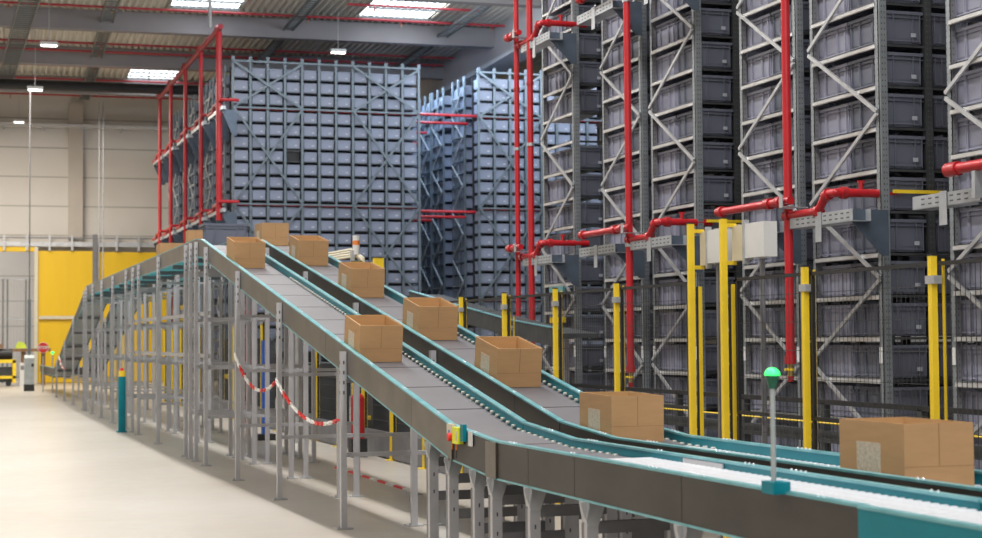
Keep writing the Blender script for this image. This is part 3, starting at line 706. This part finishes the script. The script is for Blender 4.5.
# ------------------------------------------------------------ far rack blocks
CW = .486; BX0, BY = 7.7, 45.0; BTOP = 9.38; BPZ = .365
def blevel(i): return BTOP-.47-i*BPZ - (.12 if i >= 3 else 0) - (.10 if i >= 10 else 0) - (.10 if i >= 17 else 0)
FUP = MB().box(-.033, .033, 0, .06, 0, BTOP+.08, 'rackfar').box(-.045, .045, -.01, .0, BTOP-.02, BTOP+.10, 'rackfar').mesh('upright')
def facerack(x0, ncol, y, nm, braces, redline=True):
    t = thing('storage_rack', nm, 'rack', (x0, y, 0), 0, 'distant bin rack blocks')
    for c in range(ncol+1): link('upright', FUP, t, (c*CW, 0, 0))
    for i in range(22): MB().box(.0, ncol*CW, .015, .05, blevel(i)-.035, blevel(i)-.008, 'darkmachine').build('cross_beam', t)  # beam colour darkened for the shade between bin rows
    for z in (BTOP-.04, blevel(2)-.13, blevel(9)-.13, blevel(16)-.13):
        MB().bar((0, -.03, z), (ncol*CW, -.03, z), .04, .05, 'rackfar').build('tie_bar', t)
    for (c0, c1, z0, z1) in braces:
        MB().bar((c0*CW, -.05, z0), (c1*CW, -.05, z1), .03, .06, 'rackfar').build('diagonal_brace', t)
        MB().bar((c0*CW, -.07, z1), (c1*CW, -.07, z0), .03, .06, 'rackfar').build('diagonal_brace', t)
    return t
zA = BTOP-.06; zB = blevel(2)-.13; zC = blevel(9)-.13; zD = blevel(16)-.13; zm = (zB+zC)/2
br1 = [(0, 4, zB, zA), (7, 11, zB, zA), (0, 4, zm, zB), (0, 4, zC, zm), (7, 11, zC, zB), (0, 4, .3, zC), (7, 11, .3, zC)]
br1 = [(0, 4, zB, zA), (7, 11, zB, zA), (0, 4, zC, zB), (7, 11, zC, zB), (0, 4, zD, zC), (7, 11, zD, zC), (0, 4, .3, zD), (7, 11, .3, zD)]
b1 = facerack(BX0, 11, BY, 'tall blue-grey rack block full of bins left of the corridor', br1)
br2 = [(0, 4, zB, zA), (0, 4, zC, zB), (0, 4, zD, zC), (0, 4, .3, zD)]
b2 = facerack(14.85, 11, BY, 'blue-grey rack block right of the corridor behind the twin risers', br2)
empty = (5, 6)  # filled below: the one empty dark compartment
rest = MB(); fb = MB()
fb.box(-.19, .19, -.27, .27, 0, .255, 'binfar').box(-.197, .197, -.28, .28, .225, .265, 'binfar').box(.03, .1, -.282, -.28, .07, .10, 'tag')
for i in range(21):
    for c in range(11):
        if c == 3 and i == 6: continue
        p = (BX0+CW*(c+.5), BY+.34, blevel(i))
        if nbin < 300:
            o = link('storage_bin', FAR, None, p); o.scale = (.95, .95, .92)
            tag(o, 'blue-grey bin in the left distant rack block, %s row down, %s column from its left' % (ordn(i), ordn(c)), 'bin', 'bins in the left distant rack block'); nbin += 1
            link('label', farm, o)
        else: put(rest, fb, p)
tag(MB().box(-.2, .2, 0, .5, 0, .3, 'black').box(-.22, .22, -.005, .0, .28, .32, 'legdark').build('compartment_shade', loc=(BX0+CW*3.5, BY+.2, blevel(6))), 'black block standing for shade in the empty compartment of the left distant rack', 'compartment')  # black block put in for the shade of the empty cell
for c in range(11):
    for i in range(22): put(rest, fb, (14.85+CW*(c+.5), BY+.34, blevel(i)))
# side rows
def siderack(x0, ys, nm, ends=None):
    k = 0
    for y in ys:
        t = thing('storage_rack', nm % ordn(k), 'rack', (x0, y, 0), 0, 'receding rack ends of the distant blocks')
        for q in (0, .6, 1.18): MB().box(-.02, .03, q-.035, q+.035, 0, BTOP+.05, 'rackfar').build('upright', t)
        for i in range(24): MB().box(-.03, .02, .0, 1.18, blevel(i)-.055, blevel(i)-.01, 'rackfar' if i % 3 else 'upright').build('shelf_rail', t)
        z = .4
        while z < BTOP-.8:
            MB().bar((-.05, .05, z), (-.05, 1.13, z+.72), .03, .04, 'galv').build('diagonal_brace', t)
            MB().bar((-.05, 1.13, z+.72), (-.05, .05, z+1.44), .03, .04, 'galv').build('diagonal_brace', t); z += 1.44
        for i in range(22):
            for h_ in (0, 1): put(rest, fb, (x0+.24, y+.3+h_*.6, blevel(i)))
            for c in range(1, 4): put(rest, fb, (x0+.24+c*CW, y+.3, blevel(i)))
        MB().box(2.0, 5.2, .1, 1.1, 0, BTOP-.1, 'coreshade').build('shade_core', t)  # black block put in for the shade deep in the rack
        k += 1
siderack(BX0+.02, [46.45, 48.6, 50.0, 52.2, 53.6, 55.8, 57.2], 'grey rack end of the left distant block, %s behind its front face')
siderack(14.87, [46.45, 48.6, 50.0, 52.2, 53.6, 55.8], 'blue rack end along the corridor, %s behind the right block face')
# black sheet standing for the shade behind the front rows
for par, n in ((b1, 11), (b2, 11)): MB().box(.02, n*CW-.02, .68, .72, 0, BTOP-.1, 'coreshade').build('shade_core', par)
for y in (46.45, 48.6, 50.0, 52.2):
    for i in range(22): put(rest, fb, (BX0+CW*10.5, y+.3, blevel(i)))
tag(rest.build('distant_bins'), 'remaining blue-grey bins filling the distant rack blocks and corridor sides', 'bins', None, 'stuff')
# corridor pipes
for i, (y, x1, z) in enumerate([(45.5, 15.0, 8.12), (46.2, 14.9, 7.98), (49.5, 14.6, 8.1), (50.6, 14.6, 7.9), (52.4, 14.5, 7.85), (45.5, 14.9, 5.3), (46.2, 14.8, 5.2), (49.0, 14.6, 5.3)]):
    tag(MB().cyl((13.05, y, z), (x1, y, z), .04, 'red', 8).build('sprinkler_pipe'), 'red pipe bridging the corridor between distant blocks, %s' % ['topmost', 'second from top', 'third from top', 'fourth from top', 'fifth from top', 'highest of the lower three', 'middle of the lower three', 'lowest of all'][i], 'pipe', 'red pipes bridging the corridor')
for i, z in enumerate((blevel(2)-.14, blevel(9)-.14, blevel(16)-.14)):
    tag(MB().cyl((BX0+.1, BY+.10, z), (13.1, BY+.10, z), .035, 'redroof', 8).build('sprinkler_pipe'), ['upper', 'middle', 'lowest'][i]+' dark red pipe running through the left distant rack face', 'pipe', 'red pipes inside the distant racks')
    tag(MB().cyl((14.9, BY+.10, z), (20, BY+.10, z), .035, 'redroof', 8).build('sprinkler_pipe'), ['upper', 'middle', 'lowest'][i]+' dark red pipe running through the right distant rack face', 'pipe', 'red pipes inside the distant racks')
# risers, header and gusset trays at the left block
wh = ['nearest', 'second', 'third', 'fourth', 'farthest']
for i, y in enumerate([44.92, 48.19, 51.38, 54.75, 57.59]):
    t = thing('sprinkler_riser', 'red riser beside the left distant block, %s of the row of five' % wh[i], 'pipe', (7.3, y, 0), 0, 'row of red risers beside the left distant block')
    MB().cyl((0, 0, 4.9 if i == 0 else 0), (0, 0, 10.1), .085 if i == 0 else .06, 'red', 12).build('pipe', t)
    MB().tube([(0, 0, 10.08), (.0, .0, 10.2), (.0, .35, 10.3), (-.02, .5, 10.2)], .06, 'redfit', 8).build('elbow', t)
for i, y in enumerate([44.92, 48.19, 51.38, 54.75, 57.59]):
    for j, z in enumerate((8.15, 5.35)):
        t = thing('sprinkler_branch', 'small red branch %s on the %s riser beside the left distant block' % (['high', 'low'][j], wh[i]), 'pipe', (7.3, y, z), 0, 'small red branches of the distant risers')
        MB().tube([(0, .0, 0), (0, .9, 0), (0, 1.05, -.12), (0, 1.9, -.12)], .045, 'redfit', 8).build('pipe', t)
        MB().tube([(0, .0, 0), (0, -.25, .05), (.5, -.25, .05)], .045, 'red', 8).build('stub', t)
        t = thing('cable_tray', 'blue-grey gusseted tray %s by the %s riser of the left distant block' % (['high', 'low'][j], wh[i]), 'tray', (7.3, y, z-.2), 0, 'gusseted trays of the left distant block')
        MB().box(0, .1, -.5, 2.0, -.05, .05, 'tray').build('channel', t)
        for yy in (-.4, .9, 1.8): MB().prism([(0, yy, -.05), (.42, yy, -.05), (.42, yy, -.75), (.3, yy, -.75)], (0, .02, 0), 'gusset').build('gusset', t)
tag(MB().tube([(7.3, 44.6, 10.2), (7.3, 57.8, 10.1)], .075, 'redroof', 10).build('header_pipe'), 'thick red header pipe linking the risers above the left distant block', 'pipe')

# ------------------------------------------------------------ safety fence
XF = 5.7
def fencepost(y, h, lab, x=XF, w_=.04, tall=False):
    t = thing('fence_post', lab, 'post', (x, y, 0), 0, 'yellow posts of the safety fence')
    MB().box(-w_/2, w_/2, -w_/2, w_/2, .01, h, 'yellow').build('post', t)
    MB().box(-w_/2-.002, w_/2+.002, -w_/2-.002, w_/2+.002, h, h+.01, 'black').build('cap', t)
    MB().box(-.07, .07, -.07, .07, 0, .012, 'yellow').build('foot_plate', t)
    if not tall:
        MB().box(w_/2+.022, w_/2+.034, -.05, -.035, .1, h-.02, 'yellow').build('back_strip', t)
        MB().box(-w_/2-.004, w_/2+.012, -.05, .045, h-.17, h-.12, 'galv').build('clamp', t)
    return t
ys = [8.54, 10.08, 11.6, 13.42, 14.94, 16.46, 17.98, 19.53]
k = 19.53
while k < 43: k += 1.53; ys.append(k)
labs = ['rightmost yellow fence post by the near cardboard box', 'yellow fence post right of the green signal lamp', 'yellow fence post directly behind the tall yellow pair', 'yellow fence post beside the shorter red riser', 'yellow fence post above the lowest slope box', 'yellow fence post just left of the twin red risers', 'yellow fence post between the left boxes and the twin risers', 'yellow fence post by the corner of the slope box']
for i, y in enumerate(ys):
    if i == 2: continue
    lab = labs[i] if i < 8 else 'yellow fence post seen behind the conveyor stands, %s of that row' % ordn(i-8) if i-8 < 20 else 'yellow fence post'
    fencepost(y, 2.08, lab)
fencepost(17.04, 1.86, 'shorter yellow post standing inside the fence line', 5.95)
for y, l in ((11.28, 'right one of the two tall wide yellow posts'), (11.85, 'left one of the two tall wide yellow posts')):
    fencepost(y, 2.5, l, 5.68, .045, True)
    tag(MB().box(0, .03, -.01, .0, 0, 1.9, 'yellow').box(-.01, .03, .0, .02, 0, 1.9, 'black').build('light_curtain', loc=(5.73, y-.02, .1)), 'yellow and black strip behind the %s tall post' % l.split()[0], 'strip', 'strips behind the tall yellow posts')
for i, (a, b) in enumerate(zip(ys, ys[1:])):
    if i in (1, 2): 
        if i == 1: a, b = 10.08, 11.2
        else: a, b = 11.95, 13.42
    mb = MB(); X = XF+.03
    t = thing('mesh_fence', 'black wire mesh fence panel %s' % ['right of the green lamp', 'between green lamp and tall yellow posts', 'left of the tall yellow posts', 'below the shorter red riser', 'above the lowest slope box', 'in front of the twin red risers', 'left of the twin red risers'][i] if i < 7 else 'black wire mesh fence panel behind the conveyor stands, %s of that row' % ordn(i-7), 'fence', (X, a, 0), 0, 'black mesh panels of the safety fence')
    L = b-a
    MB().box(-.012, .012, .04, L-.04, 2.02, 2.045, 'black').box(-.012, .012, .04, L-.04, .12, .145, 'black').box(-.012, .012, .04, .065, .12, 2.04, 'black').box(-.012, .012, L-.065, L-.04, .12, 2.04, 'black').box(-.01, .01, .04, L-.04, 1.02, 1.045, 'black').build('panel_frame', t)
    y = .09; st = .05 if i < 8 else .1
    while y < L-.07: mb.box(-.0012, .0012, y-.0012, y+.0012, .14, 2.02, 'mesh'); y += st
    z = .3
    while z < 2.0: mb.box(-.002, .002, .06, L-.06, z-.002, z+.002, 'mesh'); z += .2
    mb.build('wire_grid', t)
    MB().box(-.03, .0, .0, L, .02, .36, 'legdark').build('kick_plate', t)
# first panel to the right beyond the picture edge
t = thing('mesh_fence', 'black wire mesh fence panel at the right edge', 'fence', (XF+.03, 7.0, 0), 0, 'black mesh panels of the safety fence')
mb = MB(); y = .05
while y < 1.5: mb.box(-.002, .002, y-.002, y+.002, .14, 2.02, 'mesh'); y += .05
mb.build('wire_grid', t); MB().box(-.012, .012, 0, 1.5, 2.02, 2.045, 'black').build('panel_frame', t)

HY = (11.50, 11.92, 10.78, 11.36)
# light curtain housings between the tall posts
for (y0, y1, z0, z1, l) in ((HY[0], HY[1], 2.17, 2.44, 'cream and white sensor housing between the two tall yellow posts'), (HY[2], HY[3], 2.18, 2.45, 'cream and white sensor housing right of the tall yellow posts')):
    t = thing('sensor_housing', l, 'housing', (5.78, y0, z0), 0, 'cream sensor housings at the tall yellow posts')
    L = y1-y0; h = z1-z0
    MB().box(0, .06, L*.55, L-.03, 0, h, 'cream').build('cream_panel', t)
    MB().box(-.02, .09, 0, L*.53, .01, h+.0, 'white').build('white_panel', t)
    MB().box(-.08, .03, L-.05, L-.02, h-.01, h+.02, 'yellow').box(-.08, .03, L-.05, L-.02, -.03, .0, 'yellow').box(-.08, -.06, L-.05, L-.02, -.03, h+.02, 'yellow').build('bracket', t)
    MB().box(-.03, .02, L*.52, L*.56, -.03, h+.03, 'galv').build('hinge', t)
    MB().box(.01, .04, .1, .13, -2.16-.02, 0, 'legdark').build('post', t)

# low track and cable runs behind the fence
t = thing('shuttle_track', 'dark low horizontal track running behind the fence along the racks', 'track', (7.15, 6, 0))
MB().box(-.04, .04, 0, 15.5, .70, .80, 'darkmachine').build('lower_beam', t)
MB().box(-.03, .03, 0, 15.5, 1.02, 1.06, 'black').build('upper_beam', t)
MB().cyl((-.08, 0, .87), (-.08, 15.5, .87), .008, 'yellow', 6).build('yellow_cable', t)
for k in range(11): MB().box(-.03, .03, .5+k*1.45, .56+k*1.45, 0, 1.03, 'darkmachine').build('post', t)
for k in range(16): 
    a = .7+k*.93; MB().box(-.06, -.045, a, a+.13, .5, .62, 'white').build('label_plate', t)
t = thing('floor_conveyor', 'dark low roller conveyor with side frame behind the mesh fence', 'conveyor', (6.3, 6, 0))
MB().box(0, .04, 0, 13, .42, .55, 'darkmachine').box(.5, .54, 0, 13, .42, .55, 'darkmachine').build('side_frame', t)
for k in range(9): MB().box(0, .05, .4+k*1.5, .46+k*1.5, 0, .42, 'legdark').build('leg', t)
r_ = MB().cyl((.04, 0, 0), (.5, 0, 0), .03, 'legdark', 8).mesh('roller')
for k in range(80): link('roller', r_, t, (0, .1+k*.16, .5))

# a dark descending conveyor behind the fence with teal edges
def slab(pts, x0, x1, dz, m, mb):
    for (a, b), (c, d) in zip(pts, pts[1:]): mb.hexa([(x0,a,b-dz),(x1,a,b-dz),(x1,c,d-dz),(x0,c,d-dz),(x0,a,b),(x1,a,b),(x1,c,d),(x0,c,d)], m)
    return mb
cp = [(17.0, 1.70), (18.6, 1.82), (20.5, 2.02), (23, 2.3)]
t = thing('rear_conveyor', 'dark curved conveyor with a thin teal edge behind the fence', 'conveyor')
slab(cp, 6.5, 6.53, .2, 'darkmachine', MB()).build('side_plate', t)
slab([(a, b+.012) for a, b in cp], 6.49, 6.54, .012, 'tealtop', MB()).build('teal_edge', t)
slab([(a, b-.05) for a, b in cp], 6.53, 7.0, .05, 'darkmachine', MB()).build('belt', t)
for y in (18.0, 20.4, 22.6): MB().box(6.49, 6.55, y-.03, y+.03, 0, interp(cp, y)-.19, 'galv').box(6.97, 7.03, y-.03, y+.03, 0, interp(cp, y)-.19, 'galv').build('leg', t)
for i, (y, z, c, l) in enumerate([(19.9, 2.62, 'tealtop', 'bright cyan bar low inside the narrow rack end'), (19.9, 2.22, 'tealtop', 'second bright cyan bar inside the narrow rack end'), (19.9, 1.82, 'yellow', 'yellow bar seen through the narrow rack end')]):
    tag(MB().box(0, .04, 0, .5, 0, .07, c).build('marker_bar', loc=(7.66, y-.1, z-.02)), l, 'bar', 'coloured bars in the narrow rack end')

for i, (y, l) in enumerate([(12.27, 'thin yellow bar in the aisle right of the nearest full rack end'), (15.9, 'thin yellow bar in the aisle left of the tall yellow posts')]):
    tag(MB().box(.1, .62, 0, .02, 0, .03, 'yellow').build('marker_bar', loc=(XR, y, 2.83)), l, 'bar', 'yellow bars in the aisles')

# beacon post with tubes and yellow bollards past the slope
t = thing('beacon_light', 'white and orange beacon on a grey pole above the slope', 'beacon', (6.15, 25.0, 0))
MB().box(-.03, .03, -.03, .03, 0, 3.0, 'galv').build('pole', t)
MB().cyl((.06, 0, 2.93), (.06, 0, 3.08), .055, 'white', 14).build('lens', t)
MB().cyl((.06, 0, 3.08), (.06, 0, 3.15), .056, 'orange', 14).build('orange_ring', t)
MB().cyl((.06, 0, 3.15), (.06, 0, 3.23), .055, 'white', 14).cyl((0, 0, 2.9), (.06, 0, 2.93), .02, 'galv', 8).build('cap', t)
for x, z, l in ((6.12, 2.80, 'left yellow bollard top behind the box below the beacon'), (6.46, 2.86, 'right yellow bollard top behind the box below the beacon')):
    tag(MB().box(-.075, .075, -.06, .06, 0, z, 'yellow').box(-.08, .08, -.065, .065, z, z+.01, 'black').build('yellow_column', loc=(x, 24.6, 0)), l, 'post', 'tall yellow columns by the beacon')
t = thing('guard_rail', 'bundle of pale curved metal tubes rising beside the beacon', 'rail', (5.3, 25.2, 0))
for k in range(4):
    MB().tube([(0, k*.25, 2.72+k*.04), (.6, k*.2, 2.86+k*.04), (.95, k*.1, 2.92+k*.04), (1.08, 0, 2.80+k*.03), (1.12, 0, 2.55)], .018, 'cream', 8).build('tube', t)
MB().box(-.03, .03, -.03, .03, 0, 2.72, 'galv').box(1.1, 1.14, -.03, .03, 0, 2.6, 'galv').build('post', t)

# things seen below the conveyors
t = thing('fire_extinguisher', 'red fire extinguisher standing behind the nearest tall stands', 'extinguisher', (5.45, 21.9, 0))
MB().box(-.11, .11, -.1, .1, 0, .25, 'black').build('stand', t)
MB().cyl((0, 0, .25), (0, 0, .78), .095, 'red', 16).ball((0, 0, .78), .095, 'red', 16, 6, 0, 1).build('cylinder', t)
MB().cyl((0, 0, .85), (0, 0, .93), .02, 'black', 8).bar((-.02, 0, .93), (.1, 0, .98), .02, .02, 'black').build('handle', t)
t = thing('floor_barrier', 'red and white strip lying on the floor under the slope', 'barrier', (4.72, 16.6, 0))
mb = MB()
for k in range(10): mb.box(-.02, .02, k*.35, k*.35+.34, 0.0, .02, 'redchain' if k % 2 else 'whitechain')
mb.build('strip', t)
t = thing('blue_column', 'blue vertical machine column among the conveyor stands', 'column', (5.0, 26.2, 0))
MB().box(-.06, .06, -.06, .06, 0, 1.6, 'blue').build('body', t)
MB().box(-.14, .14, -.14, .14, 0, .1, 'black').build('base', t)
for i, (x, y, w_, h_, l) in enumerate([(6.3, 27.5, 1.6, 1.2, 'dark machine block behind the conveyor stands, right one'), (6.2, 33.5, 1.5, 1.6, 'dark machine block behind the conveyor stands, left one'), (6.3, 22.8, 1.0, .9, 'dark machine block behind the fire extinguisher')]):
    t = thing('machine_block', l, 'machine', (x, y, 0), 0, 'dark machines behind the stands')
    MB().box(-.4, .4, 0, w_, .1, h_, 'darkmachine').build('housing', t)
    MB().box(-.42, -.4, .1, w_-.1, h_*.5, h_*.56, 'yellow').build('stripe', t)
    for yy in (.1, w_-.2): MB().box(-.35, .35, yy, yy+.1, 0, .1, 'black').build('foot', t)
t = thing('fire_hydrant', 'red standpipe glimpsed between the stands under the peak', 'pipe', (4.9, 27.2, 0))
MB().cyl((0, 0, 0), (0, 0, 2.3), .045, 'red', 10).build('pipe', t); MB().cyl((0, 0, 1.1), (0, 0, 1.3), .07, 'redfit', 10).cyl((0, 0, 1.9), (0, 0, 2.1), .07, 'redfit', 10).build('coupling', t)

# ------------------------------------------------------------ lights
def area(name, loc_, sx, sy, power, col=(1, .97, .93), rot=(0,0,0), spread=None):
    l = bpy.data.lights.new(name, 'AREA'); l.shape = 'RECTANGLE'; l.size = sx; l.size_y = sy; l.energy = power; l.color = col
    if spread: l.spread = spread
    o = bpy.data.objects.new(name, l); COL.objects.link(o); o.location = loc_; o.rotation_euler = rot; return o
area('light_strip_centre', (3.95, 18, 10.4), .35, 44, 3100, (1, .98, .95))
area('light_strip_left', (-2.5, 22, 10.4), .8, 60, 1850, (1, .95, .87))
area('light_strip_left2', (-9, 20, 10.2), .8, 60, 900, (1, .96, .90))
area('light_strip_far', (1.0, 57, 10.0), 7, 8, 1900, (1, .93, .82))
area('light_rack_front', (10.5, 38.5, 9.8), 12, 1.0, 420, (.86, .93, 1), (radians(45), 0, 0))
area('light_fill_behind', (1.5, -5, 7.5), 8, 4, 280, (1, .97, .94), (radians(60), 0, radians(-15)))  # added fill behind the camera for the front faces
area('light_far_hall', (0, 72, 8), 8, 6, 700, (1, .96, .9))
area('light_fill_corridor', (14.0, 49, 9.9), .5, 10, 420, (.55, .75, 1), (0, radians(-12), 0))  # added bluish fill to brighten the rack sides along the corridor
area('light_block', (17, 42.0, 9.9), 6, 1, 260, (.75, .87, 1), (radians(50), 0, 0))
wd = bpy.data.worlds.new('hall_ambient'); S.world = wd; wd.use_nodes = True
wd.node_tree.nodes['Background'].inputs[0].default_value = (.80, .88, 1, 1); wd.node_tree.nodes['Background'].inputs[1].default_value = .25

# ------------------------------------------------------------ camera
cd = bpy.data.cameras.new('camera'); cam = bpy.data.objects.new('camera', cd); COL.objects.link(cam); S.camera = cam
cd.sensor_width = 36; cd.lens = 1640/982*36; cd.clip_end = 300; cd.clip_start = .1
yaw, pit, rol = .3255, .0424, -.0077
F = Vector((sin(yaw)*cos(pit), cos(yaw)*cos(pit), sin(pit))); R = Vector((cos(yaw), -sin(yaw), 0)); U = R.cross(F)
R2 = R*cos(rol)+U*sin(rol); U2 = -R*sin(rol)+U*cos(rol)
m = Matrix((R2, U2, -F)).transposed().to_4x4(); m.translation = (0, 0, H); cam.matrix_world = m
cd.dof.use_dof = True; cd.dof.focus_distance = 13.5; cd.dof.aperture_fstop = 3.2
S.view_settings.view_transform = 'Standard'; S.view_settings.look = 'None'; S.view_settings.exposure = 0
S.cycles.max_bounces = 6
print('bins', nbin)
